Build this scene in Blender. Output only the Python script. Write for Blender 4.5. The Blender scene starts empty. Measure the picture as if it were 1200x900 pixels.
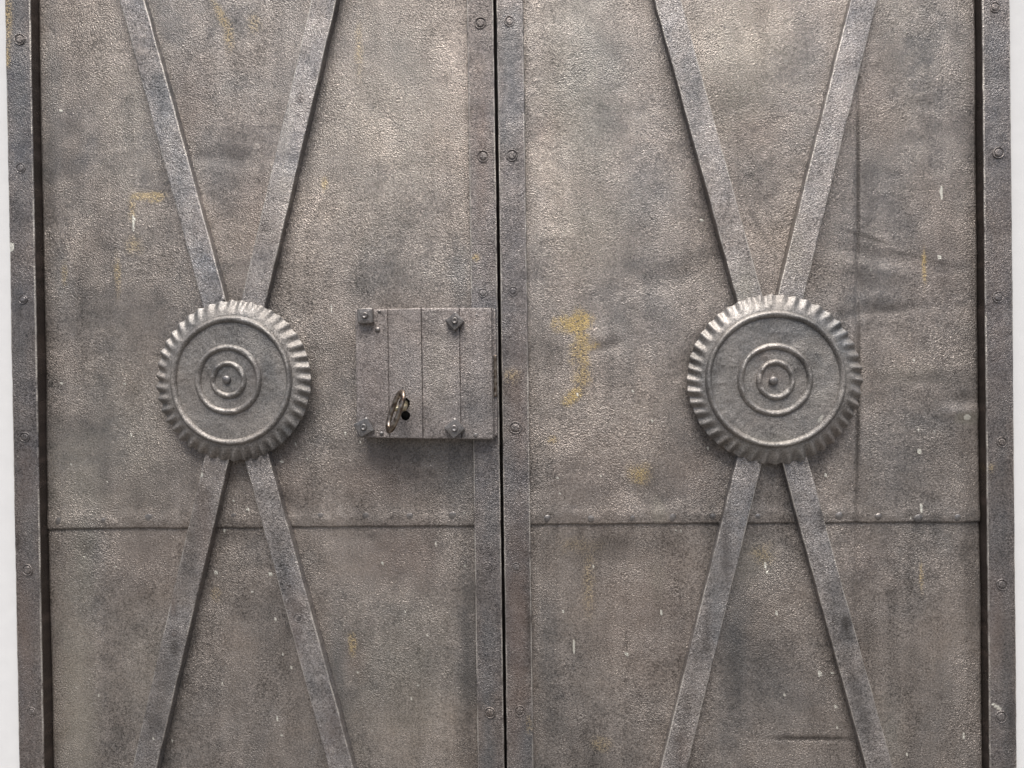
import bpy, math, random
import numpy as np
from mathutils import Vector
random.seed(7); rng = np.random.default_rng(5)
SC = bpy.context.scene; COL = SC.collection

# ------------------------------------------------------------------ camera
YAW, PITCH, ROLL = 0.0445, -0.0069, -0.0140
EYE = np.array([0.0, -1.125, 1.30]); FPX = 900.0
F_ = np.array([-math.sin(YAW)*math.cos(PITCH), math.cos(YAW)*math.cos(PITCH), math.sin(PITCH)])
r0 = np.cross(F_, [0, 0, 1.0]); r0 /= np.linalg.norm(r0); u0 = np.cross(r0, F_)
R_ = math.cos(ROLL)*r0 + math.sin(ROLL)*u0; U_ = -math.sin(ROLL)*r0 + math.cos(ROLL)*u0
cd = bpy.data.cameras.new('camera'); cam = bpy.data.objects.new('camera', cd); COL.objects.link(cam)
cd.sensor_width = 36.0; cd.lens = 36.0*FPX/1200.0; cd.clip_start = 0.02; cd.clip_end = 500
from mathutils import Matrix
cam.matrix_world = Matrix(((R_[0], U_[0], -F_[0], EYE[0]), (R_[1], U_[1], -F_[1], EYE[1]), (R_[2], U_[2], -F_[2], EYE[2]), (0, 0, 0, 1)))
SC.camera = cam

# ------------------------------------------------------------------ daylight (soft, from high above)
EL, AZ = math.radians(66), math.radians(0)       # azimuth measured from straight in front of the door
w = bpy.data.worlds.new("World"); SC.world = w; w.use_nodes = True
nt = w.node_tree; bg = nt.nodes['Background']; sky = nt.nodes.new('ShaderNodeTexSky')
sky.sky_type = 'NISHITA'; sky.sun_disc = False; sky.sun_elevation = EL; sky.sun_rotation = math.pi + AZ
sky.air_density = 1.0; sky.dust_density = 4.0; sky.ozone_density = 1.0
nt.links.new(sky.outputs[0], bg.inputs[0]); bg.inputs[1].default_value = 0.05
sd = bpy.data.lights.new('sun', 'SUN'); sd.energy = 2.4; sd.angle = math.radians(42); sd.color = (1.0, 0.965, 0.92)
sun = bpy.data.objects.new('sun', sd); COL.objects.link(sun)
sdir = Vector((-math.sin(AZ)*math.cos(EL), -math.cos(AZ)*math.cos(EL), math.sin(EL)))
sun.rotation_euler = sdir.to_track_quat('Z', 'Y').to_euler(); sun.location = (0, -3, 6)
SC.view_settings.view_transform = 'Standard'; SC.view_settings.look = 'None'
SC.view_settings.exposure = 1.1; SC.view_settings.gamma = 1.0
SC.render.engine = 'CYCLES'

# ------------------------------------------------------------------ helpers
def at(px, py, y=0.0):
    """point of the photograph carried to the door's plane at depth y: x, z in metres"""
    d = F_ + R_*(px-600)/FPX - U_*(py-450)/FPX
    t = (y-EYE[1])/d[1]; p = EYE + d*t
    return float(p[0]), float(p[2])
def vx(pt, pb, y=0.0):
    return (at(pt, 0, y)[0] + at(pb, 900, y)[0])/2
PX = 1.125/900                                   # metres per photo pixel on the door

def hash2(i, j, s):
    h = (i*374761393 + j*668265263 + s*974634777) & 0xffffffff
    h = ((h ^ (h >> 13))*1274126177) & 0xffffffff
    return ((h ^ (h >> 16)) & 0xffff)/65535.0
def vnoise(x, y, s=0):
    xi = np.floor(x).astype(np.int64); yi = np.floor(y).astype(np.int64); fx = x-xi; fy = y-yi
    fx = fx*fx*(3-2*fx); fy = fy*fy*(3-2*fy)
    a = hash2(xi, yi, s); b = hash2(xi+1, yi, s); c = hash2(xi, yi+1, s); d = hash2(xi+1, yi+1, s)
    return (a*(1-fx)+b*fx)*(1-fy) + (c*(1-fx)+d*fx)*fy - .5
def fbm(x, y, s=0, n=3):
    r = 0; a = 1.0
    for k in range(n): r = r + a*vnoise(x*2**k, y*2**k, s+k*17); a *= .5
    return r
def sstep(a, b, v):
    t = np.clip((v-a)/(b-a), 0, 1); return t*t*(3-2*t)

# stains and painted tones: (channel, shape, pixel data, strength); channels: ochre dark pale / blue rust white
OC, DK, PL, BL, RU, WH = range(6)
ST = {'sheet': [], 'stile': [], 'bar': [], 'rose': [], 'lock': []}
SY = {'sheet': 0, 'stile': -.014, 'bar': -.0133, 'rose': -.027, 'lock': -.030}
def ell(kind, ch, px, py, rx, ry, s, ang=0, soft=.5, rag=.5):
    x, z = at(px, py, SY[kind]); ST[kind].append((ch, x, z, rx*PX, ry*PX, math.radians(-ang), s, soft, rag))
def seg(kind, ch, p, q, wd, s, soft=.6, rag=.3):
    ax, az = at(*p, SY[kind]); bx, bz = at(*q, SY[kind])
    L = math.hypot(bx-ax, bz-az)
    ST[kind].append((ch, (ax+bx)/2, (az+bz)/2, L/2, wd*PX, math.atan2(bz-az, bx-ax), s, soft, rag))
# ochre paint remains
ell('sheet', OC, 671, 379, 21, 13, 1.0, soft=.6, rag=.8)
ell('sheet', OC, 681, 405, 11, 30, .85, soft=.8, rag=1.0)
ell('sheet', OC, 692, 407, 11, 5, .8, ang=-15, rag=.6)
ell('sheet', OC, 682, 440, 9, 22, .65, soft=.8, rag=1.0)
ell('sheet', OC, 672, 464, 17, 9, .95, ang=-42, rag=.6)
ell('sheet', OC, 646, 515, 8, 6, .6); ell('sheet', OC, 750, 556, 14, 12, .75, soft=.9)
ell('sheet', OC, 171, 231, 24, 7, .6, rag=.8); ell('sheet', OC, 155, 243, 6, 16, .6, soft=.8)
ell('sheet', OC, 156, 286, 10, 12, .4, soft=.9)
ell('sheet', OC, 137, 322, 5, 26, .55, soft=.9); ell('sheet', OC, 74, 322, 4, 14, .5, soft=.9)
ell('sheet', OC, 258, 16, 6, 26, .55, ang=-25, soft=.8); ell('sheet', OC, 268, 42, 6, 18, .5, soft=.8); ell('sheet', OC, 297, 28, 8, 12, .4, soft=.9)
ell('sheet', OC, 380, 216, 4, 9, .6, soft=.8); ell('sheet', OC, 420, 55, 5, 34, .4, soft=.9)
ell('sheet', OC, 1084, 312, 2.5, 22, .9, soft=.7); ell('sheet', OC, 1080, 674, 3, 20, .6, soft=.8)
ell('sheet', OC, 690, 680, 7, 40, .4, soft=.9); ell('sheet', OC, 680, 640, 26, 12, .3, soft=.9); ell('sheet', OC, 705, 872, 14, 10, .35)
ell('sheet', OC, 895, 650, 14, 16, .4, soft=.9); ell('sheet', OC, 412, 755, 5, 14, .6)
ell('sheet', OC, 252, 698, 6, 10, .35)
# pale olive weathering; silvery upper patches are sheen put into the colour
ell('sheet', PL, 88, 830, 26, 170, .75, soft=1, rag=.4); ell('sheet', PL, 98, 660, 14, 90, .6, soft=1)
ell('sheet', PL, 92, 560, 36, 70, .55, soft=1); ell('sheet', PL, 150, 490, 60, 150, .3, soft=1)
ell('sheet', PL, 170, 780, 40, 80, .25, soft=1); ell('sheet', PL, 450, 150, 70, 160, .3, soft=1)
ell('sheet', PL, 470, 800, 70, 110, .4, soft=1); ell('sheet', PL, 150, 150, 40, 120, .25, soft=1)
ell('sheet', PL, 680, 110, 50, 130, .45, soft=1); ell('sheet', PL, 870, 70, 60, 80, .5, soft=1); ell('sheet', PL, 690, 270, 50, 50, .4, soft=1); ell('sheet', PL, 1050, 60, 40, 120, .25, soft=1)
ell('sheet', PL, 880, 660, 30, 30, .35, soft=1); ell('sheet', PL, 772, 600, 10, 18, .6, soft=.6)
ell('sheet', PL, 1136, 490, 17, 8, .85, soft=.5, rag=.3); ell('sheet', PL, 1040, 860, 20, 40, .4, soft=1)
ell('sheet', PL, 770, 680, 10, 30, .35, soft=.9); ell('sheet', PL, 1070, 440, 40, 10, .3, soft=1)
# slate-blue patches
for a in [(700, 90, 34, 130, .5), (108, 640, 16, 44, .75), (205, 745, 14, 120, .9), (760, 250, 40, 90, .5), (540, 560, 24, 60, .5), (60, 90, 12, 150, .5),
          (250, 190, 40, 40, .5), (200, 20, 22, 90, .4), (350, 60, 26, 120, .35), (860, 770, 22, 120, .7), (905, 800, 50, 60, .6), (1040, 540, 50, 60, .6),
          (1012, 250, 50, 90, .6), (1120, 120, 40, 120, .3), (640, 760, 16, 80, .5), (548, 760, 14, 110, .7), (480, 100, 40, 90, .35), (950, 90, 24, 90, .4),
          (770, 340, 30, 90, .5), (720, 380, 40, 70, .4), (70, 330, 14, 60, .5), (540, 330, 12, 50, .6), (590*1.0+40, 330, 20, 80, .3), (300, 640, 20, 22, .4),
          (1044, 850, 12, 40, .5), (395, 810, 10, 90, .6), (300, 900, 30, 40, .3)]:
    ell('sheet', BL, *a[:4], a[4], ang=(14 if a[0] == 205 else 0), soft=1, rag=.5)
# red-brown patches
for a in [(470, 655, 46, 40, .6), (415, 775, 14, 26, .5), (170, 650, 50, 60, .35), (640, 150, 18, 30, .45), (1030, 100, 30, 70, .35), (890, 150, 34, 24, .4),
          (700, 560, 60, 60, .3), (1100, 330, 40, 90, .25), (440, 560, 60, 30, .4), (150, 400, 50, 60, .2), (760, 720, 60, 80, .3), (800, 560, 40, 40, .25),
          (1020, 660, 40, 40, .3), (340, 560, 30, 40, .25), (220, 120, 30, 60, .25), (900, 400, 20, 60, .2), (300, 250, 30, 60, .25)]:
    ell('sheet', RU, *a[:4], a[4], soft=1, rag=.5)
# dark marks; bands hugging bars and stiles mix grime with painted shade
ell('sheet', DK, 712, 408, 16, 5, .35, ang=-10, soft=.8, rag=.3)
seg('sheet', DK, (990, 268), (1046, 286), 3, .8); seg('sheet', DK, (1010, 284), (1150, 320), 2.5, .35)
seg('sheet', DK, (1005, 288), (1012, 345), 5, .55, soft=.9); seg('sheet', DK, (1012, 368), (1075, 361), 5, .5, soft=.9)
seg('sheet', DK, (875, 235), (905, 290), 4, .55, soft=.9); seg('sheet', DK, (1030, 345), (1020, 380), 4, .5, soft=.9)
seg('sheet', DK, (905, 866), (1006, 868), 3, .9, rag=.2); seg('sheet', DK, (915, 863), (935, 866), 3, .6)
seg('sheet', DK, (1006, 90), (1008, 330), 2.4, 1, rag=.15); seg('sheet', DK, (1008, 330), (1004, 610), 2.4, 1, rag=.15)
seg('sheet', DK, (1062, 640), (1066, 720), 3, .3, soft=1); seg('sheet', DK, (736, 740), (733, 765), 4, .4)
ell('sheet', DK, 276, 178, 16, 12, .25, soft=1); ell('sheet', DK, 892, 20, 8, 40, .35, soft=1)
ell('sheet', DK, 1042, 694, 8, 8, .5, soft=.9); ell('sheet', DK, 1016, 735, 10, 30, .4, soft=1)
ell('sheet', DK, 640, 640, 20, 20, .3, soft=1); ell('sheet', DK, 100, 640, 10, 10, .5, soft=1)
ell('sheet', DK, 770, 580, 26, 12, .4, soft=1); ell('sheet', DK, 810, 330, 25, 60, .3, soft=1)
ell('sheet', DK, 480, 520, 70, 40, .35, soft=1); ell('sheet', DK, 436, 629, 8, 6, .5, soft=.8)
ell('sheet', DK, *(700, 640, 90, 20, .35), soft=1, rag=.7)
ell('sheet', DK, *(880, 620, 50, 14, .4), soft=1, rag=.7)
ell('sheet', DK, *(548, 800, 9, 110, .5), soft=1, rag=.7)
ell('sheet', DK, *(280, 620, 40, 16, .4), soft=1, rag=.7)
ell('sheet', DK, *(860, 800, 14, 70, .4), soft=1, rag=.7)
ell('sheet', DK, *(900, 770, 34, 24, .35), soft=1, rag=.7)
ell('sheet', DK, *(190, 850, 12, 60, .45), soft=1, rag=.7)
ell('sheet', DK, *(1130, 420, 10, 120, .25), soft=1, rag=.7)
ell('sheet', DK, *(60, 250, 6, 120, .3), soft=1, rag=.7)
ell('sheet', DK, *(895, 40, 6, 60, .35), soft=1, rag=.7)
ell('sheet', DK, *(1020, 300, 14, 70, .3), soft=1, rag=.7)
ell('sheet', DK, *(640, 830, 20, 60, .25), soft=1, rag=.7)
ell('sheet', DK, *(500, 560, 60, 24, .3), soft=1, rag=.7)
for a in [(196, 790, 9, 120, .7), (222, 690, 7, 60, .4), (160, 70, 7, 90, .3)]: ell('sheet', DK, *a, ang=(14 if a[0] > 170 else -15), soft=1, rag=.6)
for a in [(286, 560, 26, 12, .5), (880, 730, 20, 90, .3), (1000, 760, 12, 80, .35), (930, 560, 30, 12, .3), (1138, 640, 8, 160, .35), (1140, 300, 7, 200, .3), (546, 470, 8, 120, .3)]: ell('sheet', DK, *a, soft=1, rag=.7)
# white paint chips, splashes, scratches
for a in [(156, 262, 1.8, 11, 1), (70, 129, 1.8, 1.8, 1), (897, 663, 2, 4, 1), (899, 671, 2, 2, .9), (910, 719, 2, 3, 1), (1077, 529, 1.5, 4, 1), (672, 758, 1.2, 9, .8),
          (735, 767, 2, 2, 1), (775, 718, 1.5, 4, 1), (252, 672, 2, 2, 1), (316, 674, 2, 2, 1), (322, 727, 1.8, 1.8, .9), (70, 449, 1.7, 1.7, .9), (1104, 225, 1.4, 8, .8),
          (1079, 595, 1.5, 5, 1), (961, 790, 2, 3, 1), (273, 587, 2, 2, 1), (290, 597, 2, 2, 1), (329, 542, 2, 1.5, .9), (1130, 863, 1.3, 5, .9), (968, 557, 2, 2, .9),
          (447, 661, 1.5, 1.5, .9), (500, 746, 1.8, 1.8, .9), (976, 789, 1.5, 1.5, .8), (1133, 489, 4, 2.5, .9), (920, 815, 1.6, 1.6, .8), (980, 829, 1.8, 1.8, .8),
          (145, 450, 1.6, 1.6, .6), (388, 362, 1.2, 5, .5), (404, 508, 1.6, 1.6, .9), (262, 622, 1.8, 1.8, .8), (1102, 301, 1.4, 4, .9)]:
    ell('sheet', WH, *a, soft=.3, rag=.5)
for _ in range(70):
    x_ = rng.uniform(60, 1140); y_ = 900 - abs(rng.normal(0, 330)); s_ = rng.uniform(1.0, 1.5)
    if 0 < y_ < 900: ell('sheet', WH, x_, y_, s_, s_*rng.uniform(.8, 2.2), rng.uniform(.4, .9), soft=.4)
# stiles
ell('stile', OC, 10, 20, 6, 40, .6, soft=1); ell('stile', OC, 10, 70, 4, 12, .7); ell('stile', OC, 558, 302, 6, 6, .7); ell('stile', OC, 600, 440, 10, 10, .4, soft=1)
ell('stile', OC, 1160, 548, 5, 6, .6, soft=1); ell('stile', OC, 620, 850, 4, 12, .3)
ell('stile', WH, 13, 289, 6, 6, 1, soft=.3); seg('stile', WH, (1160, 823), (1174, 832), 2, .9)
for a in [(23, 60, 12, 160, .8), (598, 70, 14, 110, .8), (1165, 90, 14, 110, .5), (590, 150, 6, 30, .8), (572, 870, 9, 90, .8), (572, 740, 10, 40, .6), (618, 870, 10, 30, .8),
          (1180, 800, 9, 120, .6), (36, 640, 12, 60, .6), (22, 400, 14, 60, .5), (600, 560, 8, 50, .4), (1175, 520, 8, 70, .4), (1172, 620, 10, 60, .4), (575, 610, 8, 30, .4)]:
    ell('stile', BL, *a[:4], a[4], soft=1, rag=.6)
for a in [(606, 720, 14, 140, .6), (565, 180, 10, 100, .4), (30, 750, 12, 120, .5), (1168, 380, 12, 100, .25), (606, 480, 12, 100, .4), (30, 560, 12, 50, .4), (1168, 720, 12, 60, .4)]:
    ell('stile', RU, *a[:4], a[4], soft=1, rag=.6)
for a in [(20, 634, 5, 9, .8), (621, 740, 4, 60, .7), (19, 720, 5, 40, .4), (1185, 850, 6, 60, .5), (560, 690, 8, 20, .3), (24, 366, 7, 12, .6), (604, 650, 10, 40, .35)]:
    ell('stile', DK, *a[:4], a[4], soft=1, rag=.7)
# bars
for a in [(992, 735, 9, 26, .95), (190, 120, 14, 40, .7), (815, 110, 14, 70, .6), (840, 720, 10, 60, .6), (210, 200, 12, 40, .4), (205, 780, 12, 60, .5), (980, 690, 10, 50, .5), (340, 60, 12, 60, .4), (1010, 830, 12, 40, .4)]:
    ell('bar', BL, *a[:4], a[4], soft=.9, rag=.6)
for a in [(992, 735, 7, 18, .9), (965, 610, 9, 16, .7), (850, 640, 5, 40, .6), (204, 760, 6, 9, .8), (206, 735, 10, 30, .3), (350, 718, 6, 10, .4), (262, 640, 6, 20, .3), (988, 680, 6, 60, .35), (828, 740, 5, 30, .5)]:
    ell('bar', DK, *a[:4], a[4], soft=.8, rag=.8)
for a in [(240, 610, 10, 50, .4), (345, 740, 12, 60, .5), (390, 850, 14, 50, .4), (960, 60, 10, 50, .3), (203, 710, 4, 14, .6), (985, 640, 8, 30, .4), (800, 880, 8, 30, .4), (890, 250, 12, 60, .2)]:
    ell('bar', RU, *a[:4], a[4], soft=1, rag=.5)
for a in [(336, 724, 2, 4, 1), (236, 556, 2, 2, 1), (252, 664, 1.5, 1.5, .8), (180, 866, 1.6, 1.6, .7), (939, 321, 2, 2, .4)]: ell('bar', WH, *a, soft=.3)
ell('bar', PL, 874, 335, 14, 30, .7, soft=1); ell('bar', PL, 335, 180, 10, 90, .3, soft=1); ell('bar', PL, 930, 290, 10, 60, .3, soft=1)
for a in [(225, 640, 12, 70, .5, 14), (185, 830, 12, 70, .55, 14), (335, 680, 7, 80, .35, -15), (400, 870, 8, 50, .4, -15), (1000, 800, 8, 90, .5, -15), (800, 850, 7, 70, .45, 14), (250, 250, 6, 60, .3, -15)]: ell('bar', DK, *a[:5], ang=a[5], soft=1, rag=.9)
# rosettes and lock
for a in [(908, 385, 40, 14, .8), (870, 400, 30, 30, .4), (245, 500, 30, 30, .5), (300, 430, 20, 40, .3), (830, 460, 12, 40, .5), (960, 500, 20, 20, .5), (560, 470, 20, 40, .35)]:
    ell('rose', BL, *a[:4], a[4], soft=1)
for a in [(893, 415, 10, 8, .5), (300, 440, 10, 16, .4), (900, 440, 18, 14, .35), (975, 520, 20, 30, .35)]: ell('rose', RU, *a[:4], a[4], soft=1)
ell('rose', WH, 962, 490, 2.5, 6, .35, ang=30); ell('rose', PL, 900, 520, 50, 10, .3, soft=1)
ell('lock', BL, 560, 470, 20, 40, .5, soft=1); ell('lock', BL, 480, 440, 16, 40, .3, soft=1); ell('lock', RU, 550, 370, 30, 10, .35, soft=1); ell('lock', RU, 436, 460, 20, 60, .3, soft=1)
ell('lock', PL, 515, 430, 16, 60, .3, soft=1)

EDGE = None; SIDE = None
def paint(me, V, kind):
    """weathering masks plus painted light and shade, stored on the vertices (V in world metres)"""
    x, z = V[:, 0], V[:, 2]; ch = np.zeros((6, len(V)))
    n1 = fbm(x/.012, z/.012, 3, 3); n2 = fbm(x/.05, z/.05, 9, 2)
    for (c, cx, cz, rx, rz, an, s, soft, rag) in ST[kind]:
        R = max(rx, rz)*2.2
        idx = np.nonzero((abs(x-cx) < R) & (abs(z-cz) < R))[0]
        if not len(idx): continue
        dx, dz = x[idx]-cx, z[idx]-cz
        u = dx*math.cos(an)+dz*math.sin(an); v = -dx*math.sin(an)+dz*math.cos(an)
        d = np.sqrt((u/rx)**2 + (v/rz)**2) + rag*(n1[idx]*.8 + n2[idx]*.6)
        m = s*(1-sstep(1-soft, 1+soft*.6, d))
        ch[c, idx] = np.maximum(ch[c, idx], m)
    global EDGE
    edge = np.zeros(len(V))
    if EDGE is not None and len(EDGE) == len(V):
        edge[EDGE] = np.clip(.62+1.3*n2[EDGE]+.9*n1[EDGE], 0, 1)
    EDGE = None
    global SIDE
    if SIDE is not None and len(SIDE) == len(V): ch[4][SIDE] = 1.0; ch[1][SIDE] = np.clip(.95+.6*n1[SIDE], 0, 1)  # stile sides: rust brown plus the side channel's shade put into the colour
    SIDE = None
    for nm, k in (('wear_light_a', 0), ('wear_b', 3)):
        at_ = me.attributes.new(nm, 'FLOAT_COLOR', 'POINT')
        a = np.ones((len(V), 4), dtype=np.float32); a[:, :3] = ch[k:k+3].T; 
        at_.data.foreach_set('color', a.ravel())
    ea_ = me.attributes.new('edge_glint', 'FLOAT', 'POINT'); ea_.data.foreach_set('value', edge.astype(np.float32))

def link_mesh(name, V, faces, mat, parent=None, smooth=True, kind=None, origin=None):
    """V in world metres; the mesh is stored relative to its parent's base or its own origin"""
    V = np.asarray(V, dtype=float)
    o0 = np.zeros(3) if parent is None else np.array(parent['_o'])
    if origin is None: oo = V.mean(axis=0) if parent is not None else V.mean(axis=0)*np.array([1, 1, 0])
    else: oo = np.array(origin, dtype=float)
    me = bpy.data.meshes.new(name); me.from_pydata((V-oo).tolist(), [], [list(f) for f in faces]) if not isinstance(faces, np.ndarray) else None
    if isinstance(faces, np.ndarray):
        me.vertices.add(len(V)); me.vertices.foreach_set('co', (V-oo).ravel().astype(np.float32))
        n = len(faces); me.loops.add(n*4); me.polygons.add(n)
        me.loops.foreach_set('vertex_index', faces.ravel().astype(np.int32))
        me.polygons.foreach_set('loop_start', np.arange(0, 4*n, 4, dtype=np.int32))
        me.polygons.foreach_set('loop_total', np.full(n, 4, dtype=np.int32))
    me.update(); me.validate()
    if smooth: me.polygons.foreach_set('use_smooth', [True]*len(me.polygons))
    if kind: paint(me, V, kind)
    me.materials.append(mat)
    ob = bpy.data.objects.new(name, me); COL.objects.link(ob)
    ob.location = oo-o0
    if parent is not None: ob.parent = parent
    ob['_o'] = oo.tolist()
    return ob
def empty(name, label, cat, loc, group=None):
    o = bpy.data.objects.new(name, None); COL.objects.link(o); o.location = loc; o['_o'] = list(loc)
    o['label'] = label; o['category'] = cat; o.empty_display_size = .1
    if group: o['group'] = group
    return o
def copy_part(o, world, parent):
    c = o.copy(); COL.objects.link(c); c.parent = parent; c['_o'] = list(world)
    c.location = np.array(world)-np.array(parent['_o']); return c
def grid_faces(nu, nv, off=0):
    i = np.arange(nu-1)[:, None]; j = np.arange(nv-1)[None, :]
    a = i*nv+j+off
    return np.stack([a, a+1, a+nv+1, a+nv], axis=-1).reshape(-1, 4)
def zline(z0, z1, step=.0025):
    """dense where the photograph looks, coarse beyond"""
    a, b = 0.66, 1.94; out = []
    for s0, s1, st in ((z0, min(z1, a), .02), (max(z0, a), min(z1, b), step), (max(z0, b), z1, .02)):
        if s1-s0 > 1e-4: out.append(np.linspace(s0, s1, max(2, int((s1-s0)/st)+1)))
    return np.unique(np.concatenate(out).round(6))

def sheet(name, x0, x1, z0f, z1f, y0, thick, relief, mat, parent, step=.0025, edge=None):
    """sheet-iron panel with real relief; z0f gives the bottom edge height as a function of x"""
    xs = np.linspace(x0, x1, int((x1-x0)/step)+1)
    zb = min(z0f(x0), z0f(x1)); zs = zline(zb, z1f, step)
    X, Z = np.meshgrid(xs, zs, indexing='ij')
    lo = z0f(X) + (edge(X) if edge else 0)
    Z = lo + (Z-zb)*(z1f-lo)/(z1f-zb)
    Y = y0 - relief(X, Z)
    nu, nv = X.shape
    fr = np.stack([X, Y, Z], -1).reshape(-1, 3)
    F = grid_faces(nu, nv)
    per = np.concatenate([np.arange(nu)*nv, (nu-1)*nv+np.arange(1, nv), (np.arange(nu-2, -1, -1))*nv+nv-1, np.arange(nv-2, -1, -1)])
    bk = fr[per].copy(); bk[:, 1] = y0+.013
    base = len(fr); m = len(per)-1
    k = np.arange(m); SF = np.stack([per[k], base+k, base+k+1, per[k+1]], -1)
    # back: one quad from the four corners
    c = [0, nu-1, nu-1+nv-1, 2*(nu-1)+nv-1]
    BF = np.array([[base+c[0], base+c[3], base+c[2], base+c[1]]])
    return link_mesh(name, np.concatenate([fr, bk]), np.concatenate([F[:, ::-1]*1, SF, BF]), mat, parent, kind='sheet')

def strip_bar(name, p0, p1, wd, yf, yb, mat, parent, kind, wob=.0004, step=.003, rnd=.0014, sd=1, bev=None, dx=None, rust_shade_sides=False):
    """flat iron bar between two points (x,z): rounded edges, slightly hammered and wavy"""
    p0 = np.array(p0); p1 = np.array(p1); L = np.linalg.norm(p1-p0); d = (p1-p0)/L; n = np.array([-d[1], d[0]])
    if n[0] < 0: n = -n
    # section across: (s, depth) from the left side back edge over the face to the right side
    h = wd/2
    sec = [(-h, yb), (-h, (yf+yb)/2), (-h, yf+rnd+.0007), (-h, yf+rnd), (-h+rnd*.3, yf+rnd*.3), (-h+rnd, yf), (-h+rnd+.0007, yf)]
    sec += [(s, yf) for s in np.linspace(-h+rnd+.0007, h-rnd-.0007, 11)[1:-1]]
    sec += [(h-rnd-.0007, yf), (h-rnd, yf), (h-rnd*.3, yf+rnd*.3), (h, yf+rnd), (h, yf+rnd+.0007), (h, (yf+yb)/2), (h, yb)]
    sec = np.array(sec); m = len(sec)
    # positions along, dense inside the photo's height
    if abs(d[1]) > .5:
        zz = zline(min(p0[1], p1[1]), max(p0[1], p1[1]), step); ts = (zz-p0[1])/d[1]; ts = np.sort(ts)
    else: ts = np.linspace(0, L, max(2, int(L/.01)))
    T, S = np.meshgrid(ts, np.arange(m), indexing='ij')
    s = sec[S.astype(int), 0]; yy = sec[S.astype(int), 1].copy()
    X = p0[0]+d[0]*T+n[0]*s; Z = p0[1]+d[1]*T+n[1]*s
    side = np.sign(s)*(np.abs(s) > h-rnd*1.2)
    e = fbm(T/.02+sd*7, side*9+.5, sd, 3)*wob*1.6 + fbm(T/.25, side*5+.5, sd+3, 2)*wob*1.6
    X = X+n[0]*e*np.abs(side); Z = Z+n[1]*e*np.abs(side)
    front = (yy < yf+rnd*1.01)
    yy = yy + front*(fbm(X/.03, Z/.03, sd+5, 3)*wob*1.8 + fbm(X/.006, Z/.006, sd+8, 2)*wob*.8)
    if dx: X = X+dx(Z)
    V = np.stack([X, yy, Z], -1).reshape(-1, 3); nu, nv = X.shape
    global EDGE
    EDGE = ((np.abs(np.abs(s)-h) < rnd*1.1) & front).ravel()
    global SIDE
    SIDE = (~front).ravel() if rust_shade_sides else None
    F = grid_faces(nu, nv)
    clo = np.array([[i*nv, (i+1)*nv, (i+1)*nv+nv-1, i*nv+nv-1] for i in range(nu-1)])
    caps = []
    for r, rev in ((0, 0), (nu-1, 1)):
        for k in range(m//2):
            a, b = k, m-1-k
            if b-a < 2: break
            q = [r*nv+a, r*nv+a+1, r*nv+b-1, r*nv+b]
            if len(set(q)) == 4: caps.append(q[::-1] if rev else q)
    return link_mesh(name, V, np.concatenate([F, clo, np.array(caps)]), mat, parent, kind=kind)

def lathe(name, prof, c, mat, parent, n=28, kind=None, flip=False, irr=.0, sd=0):
    """surface of revolution about the y axis, prof = [(radius, height towards the viewer)]"""
    V = []; F = []; m = len(prof)
    for i in range(n):
        a = 2*math.pi*i/n
        k = 1+irr*math.sin(2*a+sd)+irr*.6*math.sin(3*a+sd*2)
        for r, h in prof: V.append((c[0]+r*k*math.cos(a), c[1]-h, c[2]+r*k*math.sin(a)))
    for i in range(n):
        j = (i+1) % n
        for k in range(m-1): F.append((i*m+k, j*m+k, j*m+k+1, i*m+k+1))
    F.append(tuple(i*m for i in range(n))[::-1]); F.append(tuple(i*m+m-1 for i in range(n)))
    return link_mesh(name, V, F, mat, parent, kind=kind, origin=c)

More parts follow.
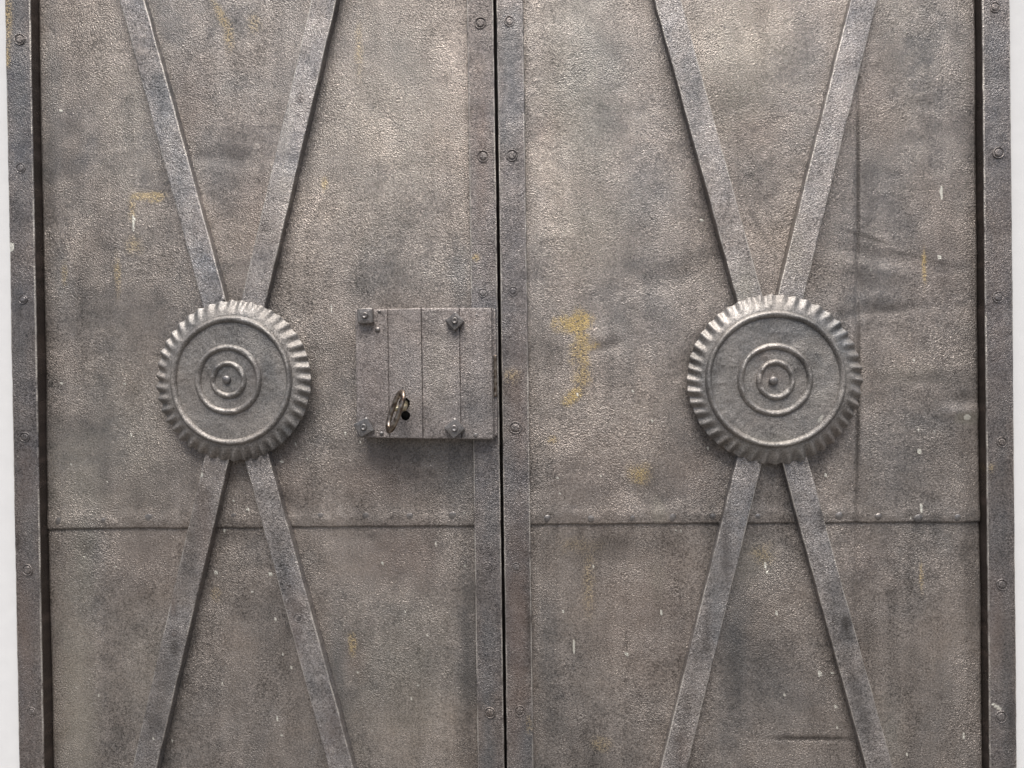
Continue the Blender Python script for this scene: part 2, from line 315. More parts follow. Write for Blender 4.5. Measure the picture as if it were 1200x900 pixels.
# ------------------------------------------------------------------ materials
def mat_new(name):
    m = bpy.data.materials.new(name); m.use_nodes = True; return m, m.node_tree, m.node_tree.nodes['Principled BSDF']
def iron(name, base, warm, cool, bump=1.0, rough=.5, metal=.25, spec=.5, scale=1.0, pits=1.0, streak=1.0, speck=1.0):
    """weathered, thickly painted iron: blotches, run streaks, grit, pits and the masks of wear and painted light"""
    m, nt, P = mat_new(name); N = nt.nodes.new; Lk = nt.links.new
    geo = N('ShaderNodeNewGeometry'); pos = geo.outputs['Position']
    def noise(sc, det=4, rou=.6, vec=None, dist=0):
        n = N('ShaderNodeTexNoise'); n.inputs['Scale'].default_value = sc; n.inputs['Detail'].default_value = det
        n.inputs['Roughness'].default_value = rou; n.inputs['Distortion'].default_value = dist; Lk(vec or pos, n.inputs['Vector']); return n.outputs['Fac']
    def mapr(v, a, b, c, d):
        n = N('ShaderNodeMapRange'); n.inputs[1].default_value = a; n.inputs[2].default_value = b; n.inputs[3].default_value = c; n.inputs[4].default_value = d; Lk(v, n.inputs[0]); return n.outputs[0]
    def mix(f, a, b, mode='MIX'):
        n = N('ShaderNodeMix'); n.data_type = 'RGBA'; n.blend_type = mode
        if isinstance(f, (int, float)): n.inputs[0].default_value = f
        else: Lk(f, n.inputs[0])
        for v, i in ((a, 6), (b, 7)):
            if isinstance(v, tuple): n.inputs[i].default_value = (*v, 1)
            else: Lk(v, n.inputs[i])
        return n.outputs[2]
    def mth(op, a, b=None, c=None):
        n = N('ShaderNodeMath'); n.operation = op
        for i, v in enumerate((a, b, c)):
            if v is None: continue
            if isinstance(v, (int, float)): n.inputs[i].default_value = v
            else: Lk(v, n.inputs[i])
        return n.outputs[0]
    st = N('ShaderNodeMapping'); st.inputs['Scale'].default_value = (34, 34, 2.2); Lk(pos, st.inputs['Vector'])
    big = noise(5*scale, 5, .62, dist=.6); mid = noise(28*scale, 5, .7); streaks = noise(1.0, 4, .65, st.outputs[0])
    fine = noise(420, 3, .7); grit = noise(900, 2, .6)
    c = mix(mapr(big, .36, .64, 0, 1), warm, cool)
    c = mix(mapr(mid, .35, .65, 0, .75), c, base)
    v = mth('MULTIPLY_ADD', mapr(streaks, .3, .7, -.16*streak, .16*streak), 1.0, 1.0)
    v = mth('ADD', v, mapr(mid, .3, .7, -.16, .16))
    big2 = noise(9*scale, 4, .6, dist=1.2)
    v = mth('ADD', v, mapr(big2, .34, .66, -.19, .15))
    v = mth('ADD', v, mapr(fine, .3, .7, -.34*speck, .34*speck))
    v = mth('ADD', v, mapr(grit, .3, .7, -.14*speck, .14*speck))
    h = N('ShaderNodeCombineXYZ'); [Lk(v, h.inputs[i]) for i in range(3)]
    c = mix(1.0, c, h.outputs[0], 'MULTIPLY')
    A = N('ShaderNodeAttribute'); A.attribute_name = 'wear_light_a'; B = N('ShaderNodeAttribute'); B.attribute_name = 'wear_b'
    sa = N('ShaderNodeSeparateColor'); Lk(A.outputs['Color'], sa.inputs[0]); sb = N('ShaderNodeSeparateColor'); Lk(B.outputs['Color'], sb.inputs[0])
    def msk(o, hard):                                   # masks broken up by the grain of the surface
        g = mapr(fine, .35, .65, -hard, hard)
        return mth('MULTIPLY', o, mapr(mth('ADD', o, g), .08, .6, .0, 1.0))
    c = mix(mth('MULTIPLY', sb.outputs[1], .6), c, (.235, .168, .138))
    c = mix(mth('MULTIPLY', sb.outputs[0], .6), c, mix(mapr(fine, .35, .65, 0, 1), (.095, .103, .110), (.165, .175, .184)))
    c = mix(mth('MULTIPLY', sa.outputs[2], .6), c, mix(mapr(fine, .35, .65, 0, 1), (.29, .268, .222), (.46, .43, .36)))
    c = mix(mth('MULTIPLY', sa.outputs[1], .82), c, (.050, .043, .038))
    oc = mth('MULTIPLY', msk(sa.outputs[0], 1.6), .95)
    c = mix(oc, c, mix(mapr(grit, .35, .65, 0, 1), (.36, .26, .115), (.64, .48, .22)))
    E = N('ShaderNodeAttribute'); E.attribute_name = 'edge_glint'  # highlight along bar and stile edges, put into the colour
    c = mix(mth('MULTIPLY', E.outputs['Fac'], .75), c, (.56, .52, .47))
    c = mix(mapr(sb.outputs[2], .22, .5, 0, .95), c, (.70, .68, .60))
    # tiny random pale flecks
    vo = N('ShaderNodeTexVoronoi'); vo.inputs['Scale'].default_value = 75; Lk(pos, vo.inputs['Vector'])
    vs = N('ShaderNodeSeparateColor'); Lk(vo.outputs['Color'], vs.inputs[0])
    fl = mth('MULTIPLY', mapr(vo.outputs['Distance'], .09, .05, 0, 1), mapr(vs.outputs[0], .90, .92, 0, .6*speck))
    c = mix(fl, c, (.42, .39, .34))
    Lk(c, P.inputs['Base Color'])
    Lk(mth('ADD', mth('ADD', mapr(mid, .3, .7, rough-.06, rough+.08), mapr(big2, .35, .65, .12, -.08)), mth('MULTIPLY', oc, .2)), P.inputs['Roughness'])
    P.inputs['Metallic'].default_value = metal; P.inputs['Specular IOR Level'].default_value = spec
    # orange-peel lumps: several sizes, stronger in patches
    l1 = noise(460, 2, .5); l2 = noise(850, 2, .5); l3 = noise(1500, 2, .5); patch = mapr(noise(7, 3, .6), .38, .64, .25, 1.5)
    hh = mth('ADD', mth('MULTIPLY', mth('MULTIPLY', l1, 1.15*pits), patch), mth('ADD', mth('MULTIPLY', l2, mapr(patch, .25, 1.5, .45, 1.15)), mth('MULTIPLY', l3, .35)))
    hh = mth('ADD', hh, mth('MULTIPLY', mth('ADD', sb.outputs[2], oc), .25))
    bp = N('ShaderNodeBump'); bp.inputs['Strength'].default_value = 1.0; bp.inputs['Distance'].default_value = .0015*bump
    Lk(hh, bp.inputs['Height']); Lk(bp.outputs[0], P.inputs['Normal'])
    return m
M_SHEET = iron('weathered_sheet_iron', (.262, .231, .208), (.325, .277, .240), (.205, .191, .180), bump=.68, rough=.29, metal=.55, speck=1.8)
M_STILE = iron('dark_frame_iron', (.185, .166, .155), (.215, .182, .162), (.160, .155, .160), bump=.66, rough=.31, metal=.55, pits=.8, speck=2.0)
M_BAR = iron('flat_bar_iron', (.292, .266, .250), (.325, .286, .258), (.245, .243, .250), bump=.66, rough=.31, metal=.55, pits=.9, speck=2.0)
M_ROSE = iron('pressed_iron', (.27, .25, .23), (.31, .275, .245), (.21, .21, .208), bump=.42, rough=.43, metal=.6, pits=.6, streak=.3, speck=1.4)
M_LOCK = iron('lock_plate_iron', (.255, .226, .211), (.27, .232, .208), (.222, .208, .205), bump=.68, rough=.34, metal=.45, speck=1.9, pits=.8)
M_HEAD = iron('fastener_iron', (.22, .205, .195), (.25, .22, .20), (.19, .19, .195), bump=.25, rough=.34, metal=.65, pits=.3)
def simple(name, col, rough, metal, col2=None, sc=300, bump=.0):
    m, nt, P = mat_new(name); N = nt.nodes.new
    geo = N('ShaderNodeNewGeometry'); n = N('ShaderNodeTexNoise'); n.inputs['Scale'].default_value = sc; n.inputs['Detail'].default_value = 4
    nt.links.new(geo.outputs['Position'], n.inputs['Vector'])
    r = N('ShaderNodeValToRGB'); r.color_ramp.elements[0].position = .35; r.color_ramp.elements[1].position = .68
    r.color_ramp.elements[0].color = (*col, 1); r.color_ramp.elements[1].color = (*(col2 or col), 1)
    nt.links.new(n.outputs['Fac'], r.inputs[0]); nt.links.new(r.outputs[0], P.inputs['Base Color'])
    P.inputs['Roughness'].default_value = rough; P.inputs['Metallic'].default_value = metal
    if bump:
        b = N('ShaderNodeBump'); b.inputs['Distance'].default_value = bump; nt.links.new(n.outputs['Fac'], b.inputs['Height']); nt.links.new(b.outputs[0], P.inputs['Normal'])
    return m
M_KEY = simple('worn_key_metal', (.10, .068, .05), .34, .95, (.42, .36, .30), 160, .0006)
M_BRASS = simple('brass_pin', (.45, .38, .24), .35, .9, (.72, .66, .5), 400, .0004)
M_HOLE = simple('keyhole_black', (.012, .011, .010), .7, .2, (.02, .018, .016))
M_BACK = simple('backing_iron', (.03, .026, .024), .6, .3, (.05, .042, .038), 80, .001)
M_WALL = simple('white_wall_paint', (.69, .69, .688), .8, 0, (.72, .72, .717), 40, .0002)
M_GROUND = simple('bounce_ground', (.10, .095, .09), .85, 0, (.15, .14, .13), 9, .004)

# ------------------------------------------------------------------ the setting: an added unseen ground and the white wall round the doorway
V = [(-6, -9, 0), (6, -9, 0), (6, .4, 0), (-6, .4, 0)]
pv = link_mesh('unseen_ground', V, [(0, 1, 2, 3)], M_GROUND, smooth=False); pv['kind'] = 'structure'  # out of view, added for the light it bounces onto the door
OFY = -.016                                     # face of the outer stiles
XL0 = vx(6, 21.5, OFY); XL1 = vx(36, 50.5, OFY); XM0 = vx(547, 559.5, -.011); XMa = vx(578.5, 590.5, -.011)
XMb = vx(582.0, 594, -.011); XM1 = vx(613.5, 625, -.011); XR0 = vx(1152, 1159, OFY); XR1 = vx(1184, 1192, OFY)
TOP = 2.56
def wall(name, x0, x1, z0, z1, label):
    y0, y1 = -.003, .30; b = .004
    o = [(x0+b, y0, z0), (x1-b, y0, z0), (x1, y0+b, z0), (x1, y1, z0), (x0, y1, z0), (x0, y0+b, z0)]
    V = [(p[0], p[1], z0) for p in o]+[(p[0], p[1], z1) for p in o]; n = 6
    F = [(i, (i+1) % n, (i+1) % n+n, i+n) for i in range(n)]+[tuple(range(n))[::-1], tuple(range(n, 2*n))]
    ob = link_mesh(name, V, F, M_WALL, smooth=False); ob['label'] = label; ob['category'] = 'wall'; return ob
wall('white_wall', -2.6, XL0-.0015, 0, 3.3, 'smooth white wall strip left of the iron double door')
wall('white_wall', XR1+.0015, 2.6, 0, 3.3, 'smooth white wall strip right of the iron double door')

# ------------------------------------------------------------------ door leaves
def bump2(X, Z, px, py, rx, ry, h, ang=0):
    cx, cz = at(px, py); a = math.radians(-ang); dx, dz = X-cx, Z-cz
    u = (dx*math.cos(a)+dz*math.sin(a))/(rx*PX); v = (-dx*math.sin(a)+dz*math.cos(a))/(ry*PX)
    return h*np.exp(-(u*u+v*v))
def micro(X, Z, s):
    """lumpy thick paint and rust blisters as true relief, denser in patches"""
    pm = sstep(-.05, .35, fbm(X/.11, Z/.11, s+31, 3))
    bl = np.maximum(fbm(X/.0085, Z/.0085, s+2, 2)-.12, 0)
    return fbm(X/.0065, Z/.0065, s, 2)*.00007 + bl*.0009*pm*pm
def relief_left(X, Z):
    r = fbm(X/.30, Z/.34, 41, 2)*.0052 + fbm(X/.09, Z/.12, 44, 2)*.0011 + micro(X, Z, 50)
    r = r + bump2(X, Z, 250, 185, 45, 10, -.0012, 4) + bump2(X, Z, 470, 250, 70, 90, .002)
    return r
def relief_right(X, Z):
    r = fbm(X/.26, Z/.30, 61, 2)*.0068 + fbm(X/.09, Z/.11, 64, 2)*.0016 + micro(X, Z, 70)*1.15
    for a in [(715, 405, 16, 7, -.0020, -12), (700, 395, 14, 12, .0016), (660, 270, 20, 60, .002), (790, 325, 50, 18, -.0016, -22), (800, 298, 46, 18, .0018, -22),
              (745, 575, 26, 14, -.002, 0), (775, 605, 9, 22, .0022), (1130, 483, 24, 7, .0022), (1130, 468, 24, 6, -.001), (1120, 500, 20, 20, .001),
              (1030, 300, 60, 8, -.0012, 12), (1030, 318, 60, 10, .001, 12), (1040, 364, 46, 5, -.0009, -6), (1020, 350, 30, 7, .0008, -4), (860, 90, 60, 40, .003),
              (890, 240, 10, 60, -.002, -18), (1075, 435, 50, 9, .0005), (1075, 446, 50, 7, -.0004), (955, 867, 48, 2.6, -.0016), (700, 850, 60, 50, .002)]:
        r = r + bump2(X, Z, *a)
    gx = np.interp(Z, [at(1004, 610)[1], at(1006, 330)[1], at(1006, 90)[1]], [at(1004, 610)[0], at(1006, 330)[0], at(1006, 90)[0]])
    r = r - .0016*np.exp(-((X-gx)/.0022)**2)*(Z < at(1006, 90)[1])
    return r

def flat_rivet(parent, x, z, y, tilt, first=[None]):
    if first[0] is None:
        first[0] = lathe('rivet', [(.0088, -.0014), (.0083, .0013), (.0073, .0014), (.0070, -.0018), (.0055, -.0018), (.0052, .0012), (.0042, .0015), (.002, .0016), (.0003, .0016)], (x, y, z), M_STILE, parent, n=26, irr=.03)
        first[0].scale = (1, .8, 1); return first[0]
    c = copy_part(first[0], (x, y, z), parent); s = random.uniform(.82, 1.08); c.scale = (s, random.uniform(.6, .95), s*random.uniform(.94, 1.06))
    c.rotation_euler = (random.uniform(-.05, .05), random.uniform(0, 6.28), random.uniform(-.05, .05)); return c

seamL = (at(55, 620.5), at(553, 616.3)); seamR = (at(622, 614.5), at(1150, 611.5))
def seamf(s):
    (ax, az), (bx, bz) = s
    return lambda X: az + (np.asarray(X, dtype=float)-ax)*(bz-az)/(bx-ax)
GX = .002
def build_leaf(side):
    if side == 'L':
        label = 'left iron door leaf, carrying the square lock box'; xa, xb = XL0, XMa; ia, ib = XL1, XM0; rel = relief_left; seam = seamf(seamL)
        fa, fb = OFY, -.011
    else:
        label = 'right iron door leaf, with ochre paint marks and no lock'; xa, xb = XMb, XR1; ia, ib = XM1, XR0; rel = relief_right; seam = seamf(seamR)
        fa, fb = -.011, OFY
    leaf = empty('iron_door_leaf', label, 'door', ((xa+xb)/2, 0, .015), 'the two leaves of the iron door')
    ragged = lambda X: fbm(X/.02, X*0+3.3, 5, 3)*.0014
    lapx = lambda X, Z: rel(X, Z) + .0012*np.exp(-((Z-(seam(X)+.012))/.012)**2)*(1+fbm(X/.012, Z/.012, 99, 2))
    ea = .001 if side == 'L' else -.004; eb = -.004 if side == 'L' else .0015
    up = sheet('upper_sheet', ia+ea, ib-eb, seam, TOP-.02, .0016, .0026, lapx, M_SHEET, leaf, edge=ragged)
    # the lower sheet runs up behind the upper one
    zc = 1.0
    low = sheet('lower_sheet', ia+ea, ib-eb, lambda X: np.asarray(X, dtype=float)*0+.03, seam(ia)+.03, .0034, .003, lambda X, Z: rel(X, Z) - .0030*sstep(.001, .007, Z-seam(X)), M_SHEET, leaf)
    for k, (x0, x1, yf) in enumerate(((xa, ia, fa), (ib, xb, fb))):
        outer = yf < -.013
        s = strip_bar('stile', ((x0+x1)/2, .02), ((x0+x1)/2, TOP), x1-x0, yf, .026, M_STILE, leaf, 'stile', sd=11+k+(5 if side == 'R' else 0), wob=.00035, rust_shade_sides=outer)
        if side == 'L': pts = [(23, 46), (24, 197), (27, 351), (29, 512), (32, 668), (37, 834)] if outer else [(563, 27), (566, 183), (566, 343), (571.5, 664), (574, 835)]
        else: pts = [(1166, 8.5), (1170, 179), (1170, 348), (1174, 518), (1174, 685), (1173, 840)] if outer else [(597, 25), (600, 182), (601, 341), (604, 501), (605, 665), (609, 833)]
        zs = []
        for p in pts:
            x, z = at(*p, yf); flat_rivet(s, x, z, yf, 0); zs.append(z)
        dz = .2
        for zz in np.arange(max(zs)+dz, TOP-.05, dz): flat_rivet(s, (x0+x1)/2, zz, yf, 0)
        for zz in np.arange(min(zs)-dz, .05, -dz): flat_rivet(s, (x0+x1)/2, zz, yf, 0)
    for z0, z1 in ((.02, .10), (TOP-.045, TOP)):
        strip_bar('rail', (ia+.0015, (z0+z1)/2), (ib-.0015, (z0+z1)/2), z1-z0, -.0095, -.003, M_STILE, leaf, 'stile', sd=31)
    if side == 'L':
        strip_bar('meeting_strip', (XMa+.002, .02), (XMa+.002, TOP), .05, .0265, .034, M_BACK, leaf, None, sd=41)
    xo = ia if side == 'L' else ib
    strip_bar('joint_backing', (xo, .02), (xo, TOP), .03, .0165, .0215, M_BACK, leaf, None, sd=43) if side == 'L' else strip_bar('joint_backing', (xo, .02), (xo, TOP), .03, .0165, .0215, M_BACK, leaf, None, sd=44)  # dark strip added behind the joint so no sky shows through
    # crossed bars
    bars = ([((154.5, 0), (399.5, 900)), ((379.5, 0), (169, 900))] if side == 'L' else [((782.5, 0), (1031, 900)), ((1012.5, 0), (789.5, 900))])
    for k, (p, q) in enumerate(bars):
        yf = -.0130 if k == 0 else -.0138
        a = np.array(at(*p, yf)); b = np.array(at(*q, yf)); d = b-a
        ts = [(TOP-.05-a[1])/d[1], (.105-a[1])/d[1]]
        for xe in (ia+.020, ib-.020): ts.append((xe-a[0])/d[0])
        ts.sort(); t0, t1 = ts[1], ts[2]
        bar = strip_bar('cross_bar', a+d*t0, a+d*t1, 29.3*PX*(1-.010), yf, .010, M_BAR, leaf, 'bar', sd=51+k+(7 if side == 'R' else 0), wob=.00055)
        rv = {('L', 0): [(350, 724)], ('L', 1): [(352, 114), (204, 743)], ('R', 0): [], ('R', 1): []}[(side, k)]
        for r_ in rv: x, z = at(*r_, yf); flat_rivet(bar, x, z, yf+.0002, 0).scale = (.85, .45, .85)
    # rivets along the lap seam
    pts = [(69, 611), (121, 610), (173, 607), (273, 606), (322, 607), (375, 606), (428, 605), (480, 605), (530, 604)] if side == 'L' else \
          [(641, 607), (693, 607), (741, 606.5), (787, 606), (835, 605), (888, 605), (983, 604), (1029, 605), (1075, 607), (1121, 606)]
    f0 = None
    for p in pts:
        x, z = at(*p); y = .0016-float(rel(np.array([x]), np.array([z]))[0])-.0008
        if f0 is None: f0 = lathe('rivet', [(.0062, -.0012), (.0056, .0004), (.0046, .0010), (.0036, .0013), (.002, .0021), (.0003, .0023)], (x, y, z), M_HEAD, up, n=20, irr=.06); r = f0
        else: r = copy_part(f0, (x, y, z), up)
        s = random.uniform(.8, 1.1); r.scale = (s, random.uniform(.5, .9)*(.55 if side == 'L' else 1), s)
    return leaf
leafL = build_leaf('L'); leafR = build_leaf('R')

# ------------------------------------------------------------------ pressed rosettes
def rosette(parent, rim, ring, r2, r3, boss, nfl, sd):
    """each of rim/ring/r2/r3 = (cx, cy, rx, ry) in photo pixels of the outer edge"""
    YR, YP = -.0165, -.0265           # rim edge and plate height
    def cvt(e, y):
        cx, cz = at(e[0], e[1], y); k = PX*(1.125+y)/1.125
        return np.array([cx, cz, e[2]*k*.985 if e[0] > 600 else e[2]*k*1.0, e[3]*k])
    A = cvt(rim, YR); B = cvt(ring, YP); C = cvt(r2, YP); D = cvt(r3, YP); bx, bz = at(*boss, YP-.003)
    keys = [0, D[3]/A[3], C[3]/A[3], B[3]/A[3], 1.0]
    def ell_at(t):
        cx = np.interp(t, keys, [bx, D[0], C[0], B[0], A[0]]); cz = np.interp(t, keys, [bz, D[1], C[1], B[1], A[1]])
        rx = np.interp(t, keys, [0, D[2], C[2], B[2], A[2]]); rz = np.interp(t, keys, [0, D[3], C[3], B[3], A[3]])
        return cx, cz, rx, rz
    nt_, na = 110, 720
    ts = np.concatenate([np.linspace(.004, .74, 60)[:-1], np.linspace(.74, 1.0, nt_-59)])
    T, Aa = np.meshgrid(ts, np.arange(na)*2*math.pi/na, indexing='ij')
    tb = keys[3]
    s = np.clip((T-tb)/(1-tb), 0, 1)
    ph = Aa*nfl + s*(1.7+.9*np.sin(Aa*2+sd)) + .7*np.sin(Aa*3+sd)+.5*np.sin(Aa*5+sd*2) + .2*np.sin(Aa*11+sd*3)
    amp = (1+.5*vnoise(Aa*nfl/6.283*.999, Aa*0+sd, sd))
    saw = np.sin(ph)
    flute = amp*saw*sstep(.10, .85, s)
    base = -YP - (abs(YP)-abs(YR))*(s**1.55)
    H = base + flute*.0019*(1.1+.15*np.cos(2*Aa)-.4*np.sin(Aa))
    X0, Z0 = np.cos(Aa), np.sin(Aa)
    cx, cz, rx, rz = ell_at(T)
    rr = 1+ (.007*saw*amp+.014*vnoise(Aa*9, Aa*0+.3, sd+1))*sstep(.5, 1, s)
    X = cx+rx*rr*X0; Z = cz+rz*rr*Z0
    wn = fbm(X/.02, Z/.02, sd+4, 3)*.0010+fbm(X/.006, Z/.006, sd+6, 2)*.0004
    H = H + wn + fbm(X/.07, Z/.07, sd+9, 2)*.0016*(1-s)
    # the pressed disc rises a little under each ring
    Y = -H
    front = np.stack([X, Y, Z], -1)
    # turned-down rim and a hollow back
    rings = [front]
    e = front[-1].copy()
    for sc, dy in ((1.004, .0006), (1.0, .0016), (.985, .0022), (.93, .0005)):
        q = e.copy(); q[:, 0] = A[0]+(e[:, 0]-A[0])*sc; q[:, 2] = A[1]+(e[:, 2]-A[1])*sc; q[:, 1] = e[:, 1]+dy; rings.append(q[None])
    G = np.concatenate(rings, 0); n1 = G.shape[0]
    Vv = G.reshape(-1, 3)
    i = np.arange(n1-1)[:, None]; j = np.arange(na)[None, :]; jn = (j+1) % na
    F = np.stack([i*na+j, (i+1)*na+j, (i+1)*na+jn, i*na+jn], -1).reshape(-1, 4)
    root = link_mesh('rosette', Vv, F[:, ::-1], M_ROSE, parent, kind='rose')
    # raised rings: rounded welts lying on the disc
    def plate_y(x, z): return YP
    for (E, wdt, hgt, q) in ((B, .0056, .0054, 1), (C, .0052, .0050, 2), (D, .0048, .0046, 3)):
        na2 = 360; prof = np.linspace(-1, 1, 19)
        Aq, Sq = np.meshgrid(np.arange(na2)*2*math.pi/na2, prof, indexing='ij')
        wloc = wdt*(1+.07*np.sin(3*Aq+sd+q)+.03*np.sin(7*Aq+q*2+sd))
        off = Sq*wloc*.95 - wloc*.55
        x = E[0]+(E[2]+off+.0003*np.sin(3*Aq+q))*np.cos(Aq); z = E[1]+(E[3]+off+.0003*np.sin(2*Aq+q))*np.sin(Aq)
        hh = hgt*(1+.12*np.sin(2*Aq+q)+.12*np.sin(9*Aq+q*3+sd))*(np.maximum(0, 1-Sq**2)**.75-.10)
        wn = fbm(x/.07, z/.07, sd+9, 2)*.0016+fbm(x/.02, z/.02, sd+4, 3)*.0010
        y = YP - wn - hh - fbm(x/.006, z/.006, sd+6, 2)*.0006
        if q == 1: y = y + np.maximum(0, (Sq-.35))*.0020
        Vr = np.stack([x, y, z], -1).reshape(-1, 3); npf = len(prof)
        ii = np.arange(na2)[:, None]; kk = np.arange(npf-1)[None, :]; iN = (ii+1) % na2
        Fr = np.stack([ii*npf+kk, ii*npf+kk+1, iN*npf+kk+1, iN*npf+kk], -1).reshape(-1, 4)
        link_mesh('raised_ring', Vr, Fr, M_ROSE, root, kind='rose')
    lathe('boss', [(.0062, -.002), (.0062, .0028), (.0054, .0040), (.0035, .0050), (.0003, .0053)], (bx, YP, bz), M_HEAD, root, n=24, irr=.05, sd=sd)
rosette(leafL, (273.7, 446, 93, 95.0), (270.7, 446, 73, 76.5), (267.3, 445, 39.3, 41), (267.5, 445, 21, 21.5), (265, 444.8), 43, 3)
rosette(leafR, (907, 444.3, 100.5, 97.5), (908.5, 444.5, 80.5, 78.5), (908.2, 445, 42.5, 41.3), (909, 445, 21.5, 22.5), (906.8, 446), 44, 8)

# ------------------------------------------------------------------ lock box on the left leaf
YL = -.030
def rbox(name, x0, x1, z0, z1, yf, yb, mat, parent, kind=None, r=.0015, skew=(0, 0, 0, 0), step=.003, wob=.0003, sd=0, hole=None):
    """box with a gridded, softly uneven face; skew = z shift of bottom-left, bottom-right, top-right, top-left"""
    xs = np.concatenate([[x0, x0+r*.3], np.linspace(x0+r, x1-r, max(3, int((x1-x0)/step))), [x1-r*.3, x1]])
    zs = np.concatenate([[z0, z0+r*.3], np.linspace(z0+r, z1-r, max(3, int((z1-z0)/step))), [z1-r*.3, z1]])
    X, Z = np.meshgrid(xs, zs, indexing='ij')
    d = np.minimum(np.minimum(X-x0, x1-X), np.minimum(Z-z0, z1-Z))
    Y = yf + np.where(d < 1e-9, r, np.where(d < r*.5, r*.3, 0)) + (fbm(X/.03, Z/.03, sd, 3)*2+fbm(X/.006, Z/.006, sd+4, 2)*.8)*wob
    u = (X-x0)/(x1-x0); v = (Z-z0)/(z1-z0)
    Zs = Z + (1-u)*(1-v)*skew[0] + u*(1-v)*skew[1] + u*v*skew[2] + (1-u)*v*skew[3]
    e = fbm(X/.02+sd, Z/.02, sd+7, 2)*.0007
    X = X + np.where((X-x0 < 1e-9) | (x1-X < 1e-9), e, 0); Zs = Zs+np.where((Z-z0 < 1e-9) | (z1-Z < 1e-9), e, 0)
    nu, nv = X.shape; fr = np.stack([X, Y, Zs], -1).reshape(-1, 3); F = grid_faces(nu, nv)[:, ::-1]
    if hole:
        (hx, hz, hr), (kx, kz, kr) = hole
        c = fr[F].mean(axis=1)
        F = F[~(((c[:, 0]-hx)**2+(c[:, 2]-hz)**2 < hr*hr) | ((c[:, 0]-kx)**2+(c[:, 2]-kz)**2 < kr*kr))]
    per = np.concatenate([np.arange(nu)*nv, (nu-1)*nv+np.arange(1, nv), (np.arange(nu-2, -1, -1))*nv+nv-1, np.arange(nv-2, -1, -1)])
    bk = fr[per].copy(); bk[:, 1] = yb; base = len(fr); k = np.arange(len(per)-1)
    SF = np.stack([per[k], base+k, base+k+1, per[k+1]], -1)
    c = [0, nu-1, nu-1+nv-1, 2*(nu-1)+nv-1]; BF = np.array([[base+c[0], base+c[3], base+c[2], base+c[1]]])
    fc = [F, SF] if hole else [F, SF, BF]
    return link_mesh(name, np.concatenate([fr, bk]), np.concatenate(fc), mat, parent, kind=kind)
def lx(px, y=YL): return at(px, 438, y)[0]
zt = at(500, 361.2, YL)[1]; zb = at(500, 514.5, YL)[1]
case = rbox('lock_box', lx(419), lx(578.5), zb+.001, zt-.001, -.0235, -.001, M_LOCK, leafL, 'lock', r=.0015, skew=(.002, -.001, 0, 0), sd=3,
            hole=None)
hk = at(474, 472.5, YL); hk2 = at(475.5, 487, YL)
plates = [(417, 455.2, (.0035, .0015, .0, -.0005), -.0300), (455.5, 494.5, (.0015, .0008, .0005, 0), -.0308), (494.8, 539.0, (.0005, -.0005, 0, .0005), -.0300), (539.3, 577, (-.0008, -.0015, -.001, 0), -.0292)]
for k, (a, b, sk, yf) in enumerate(plates):
    x0, x1 = lx(a), lx(b)
    if k != 1: rbox('cover_plate', x0, x1, zb, zt, yf, -.0240, M_LOCK, case, 'lock', skew=sk, sd=20+k, r=.0012)
    else: rbox('cover_plate', x0, x1, zb, zt, yf, -.0240, M_LOCK, case, 'lock', skew=sk, sd=20+k, r=.0012, step=.0009,
               hole=((hk[0], hk[1], .0083), (hk2[0], hk2[1], .0066)))
# near-black disc behind the keyhole (a recessed plate lying on the box's face)
lathe('keyhole_plate', [(.021, -.0004), (.021, .0006), (.0003, .0006)], ((hk[0]), -.0238, hk[1]-.011), M_HOLE, case, n=24)
# side flange and worn latch tongue on the right edge
rbox('side_flange', lx(577.4, -.02), lx(582, -.02), zb+.003, zt-.002, -.022, -.0088, M_LOCK, case, 'lock', r=.0008, sd=41, step=.002)
zz1 = at(580, 417)[1]; zz0 = at(580, 464)[1]
rbox('latch_tongue', lx(579, -.024), lx(582.4, -.024), zz0, zz1, -.0255, -.0225, M_KEY, case, None, r=.0005, sd=43, step=.002)
def square_nut(px, py, half, rot, th):
    yb = -.0300; cx, cz = at(px, py, yb-th); h = half*PX*.97; r = .0012
    a = math.radians(rot); V = []; F = []
    lay = [(1.0, 0), (1.0, th-.0014), (.90, th-.0002), (.55, th+.0002)]
    for f, y in lay:
        for k in range(8):                           # chamfered square
            ang = [(-1, -.86), (-.86, -1), (.86, -1), (1, -.86), (1, .86), (.86, 1), (-.86, 1), (-1, .86)][k]
            x, z = ang[0]*h*f, ang[1]*h*f
            V.append((cx+x*math.cos(a)-z*math.sin(a), yb-y+random.uniform(-.0002, .0002), cz+x*math.sin(a)+z*math.cos(a)))
    for l in range(len(lay)-1):
        for k in range(8): F.append((l*8+k, l*8+(k+1) % 8, l*8+8+(k+1) % 8, l*8+8+k))
    F.append(tuple(range(24, 32))); F.append(tuple(range(8))[::-1])
    link_mesh('square_nut', V, F, M_HEAD, case, smooth=False)
    lathe('bolt_end', [(.0046, -.001), (.0046, .0022), (.0038, .0030), (.0026, .0030), (.0020, .0022), (.0003, .0022)], (cx+.0002, yb-th, cz+.0004), M_HEAD, case, n=18, irr=.05, sd=px)
square_nut(427.5, 370, 9.0, 2, .010); square_nut(532.8, 376.2, 8.2, 42, .009); square_nut(426, 501, 9.2, 28, .009); square_nut(532.3, 502.3, 9.0, 40, .009)
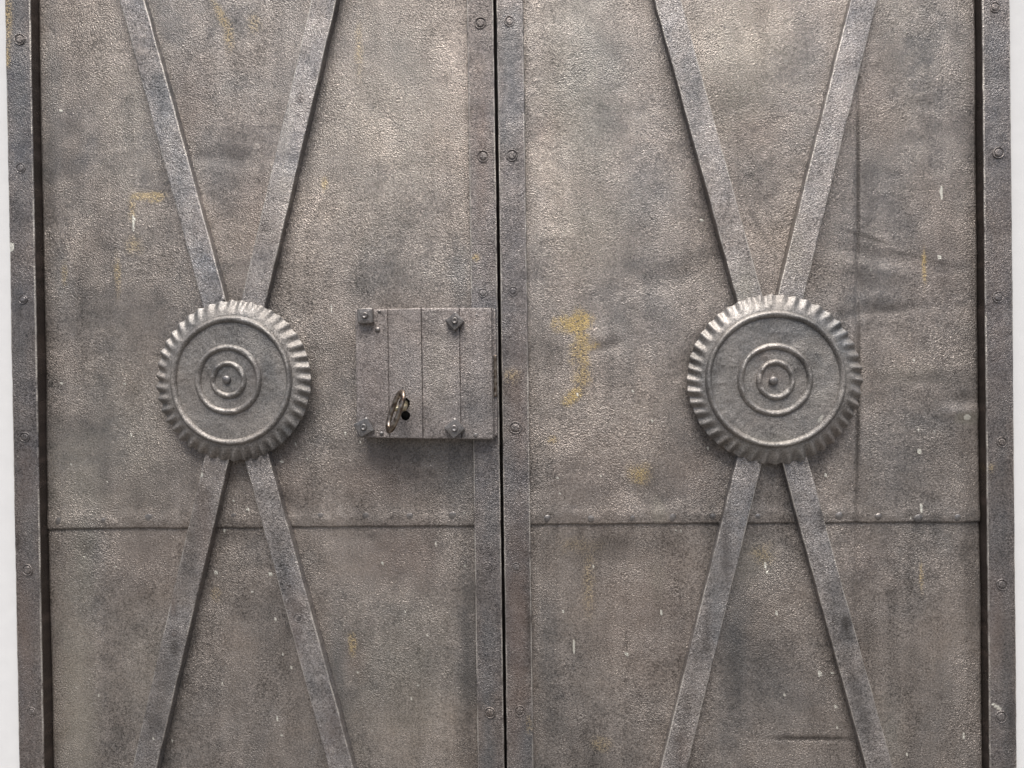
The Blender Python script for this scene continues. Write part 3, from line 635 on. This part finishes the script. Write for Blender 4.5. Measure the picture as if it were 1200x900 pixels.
for (px, py, r, h) in ((444.5, 364.8, .0026, .0018), (442.7, 386.2, .0038, .0028), (447, 507.8, .0030, .0018), (557.3, 510.2, .0034, .0008), (558.5, 369.2, .0016, .0006)):
    x, z = at(px, py, -.0305); lathe('small_rivet', [(r, -.0015), (r*.98, h*.3), (r*.75, h*.8), (r*.4, h), (.0002, h*1.05)], (x, -.0300 if px < 550 else -.0292, z), M_HEAD, case, n=16)

# ------------------------------------------------------------------ the key standing in the lock
ky = -.062
kc = at(463.5, 482, ky); sh = at(473, 478, -.040)
key = empty('old_key', 'worn metal key with an oval ring bow, standing in the keyhole', 'key', (kc[0], ky, kc[1]))
def tube(name, pts, rad, mat, parent, closed=False, n=14, flat=1.0, fdir=None):
    P = [Vector(p) for p in pts]; m = len(P); V = []; F = []
    prev = None
    for i in range(m):
        t = (P[(i+1) % m]-P[i-1]) if closed else (P[min(i+1, m-1)]-P[max(i-1, 0)]); t.normalize()
        ref = Vector(fdir) if fdir is not None else Vector((0, 0, 1))
        u = ref-t*ref.dot(t)
        if u.length < .1: u = Vector((1, 0, 0))-t*t.x
        u.normalize(); v = t.cross(u); r = rad[i] if isinstance(rad, (list, tuple)) else rad
        for k in range(n):
            a = 2*math.pi*k/n; V.append(tuple(P[i]+u*math.cos(a)*r*flat+v*math.sin(a)*r))
    for i in range(m if closed else m-1):
        j = (i+1) % m
        for k in range(n): F.append((i*n+k, i*n+(k+1) % n, j*n+(k+1) % n, j*n+k))
    if not closed: F.append(tuple(range(n))[::-1]); F.append(tuple((m-1)*n+k for k in range(n)))
    return link_mesh(name, V, F, mat, parent)
# bow: an oval ring standing out from the door, turned so its opening just shows
a0 = at(471.5, 457.5, ky); b0 = at(455, 505, ky)
Ld = Vector((a0[0]-b0[0], 0, a0[1]-b0[1])); Lh = Ld.length/2; Ld.normalize()
Wd = Vector((.60, -.80, .10)); Wd = (Wd-Ld*Wd.dot(Ld)).normalized(); Nn = Ld.cross(Wd).normalized()
cc = Vector((kc[0], ky, kc[1])); bow = []
for k in range(48):
    a = 2*math.pi*k/48; wv = .0145*(1-.28*math.cos(2*a)*.0)*math.sin(a)
    bow.append(cc+Ld*(Lh-.0025)*math.cos(a)+Wd*wv*(1+.12*math.cos(2*a)))
tube('bow', bow, .0047, M_KEY, key, closed=True, flat=.72, fdir=Nn)
e0 = cc-Wd*.0145
tube('shank', [e0, Vector((sh[0], -.046, sh[1]))*.5+e0*.5, Vector((sh[0]+.0005, -.043, sh[1])), Vector((hk[0], -.0242, hk[1]))], [.0036, .0042, .0052, .0052], M_BRASS, key)

for o in list(bpy.data.objects):
    if '_o' in o: del o['_o']
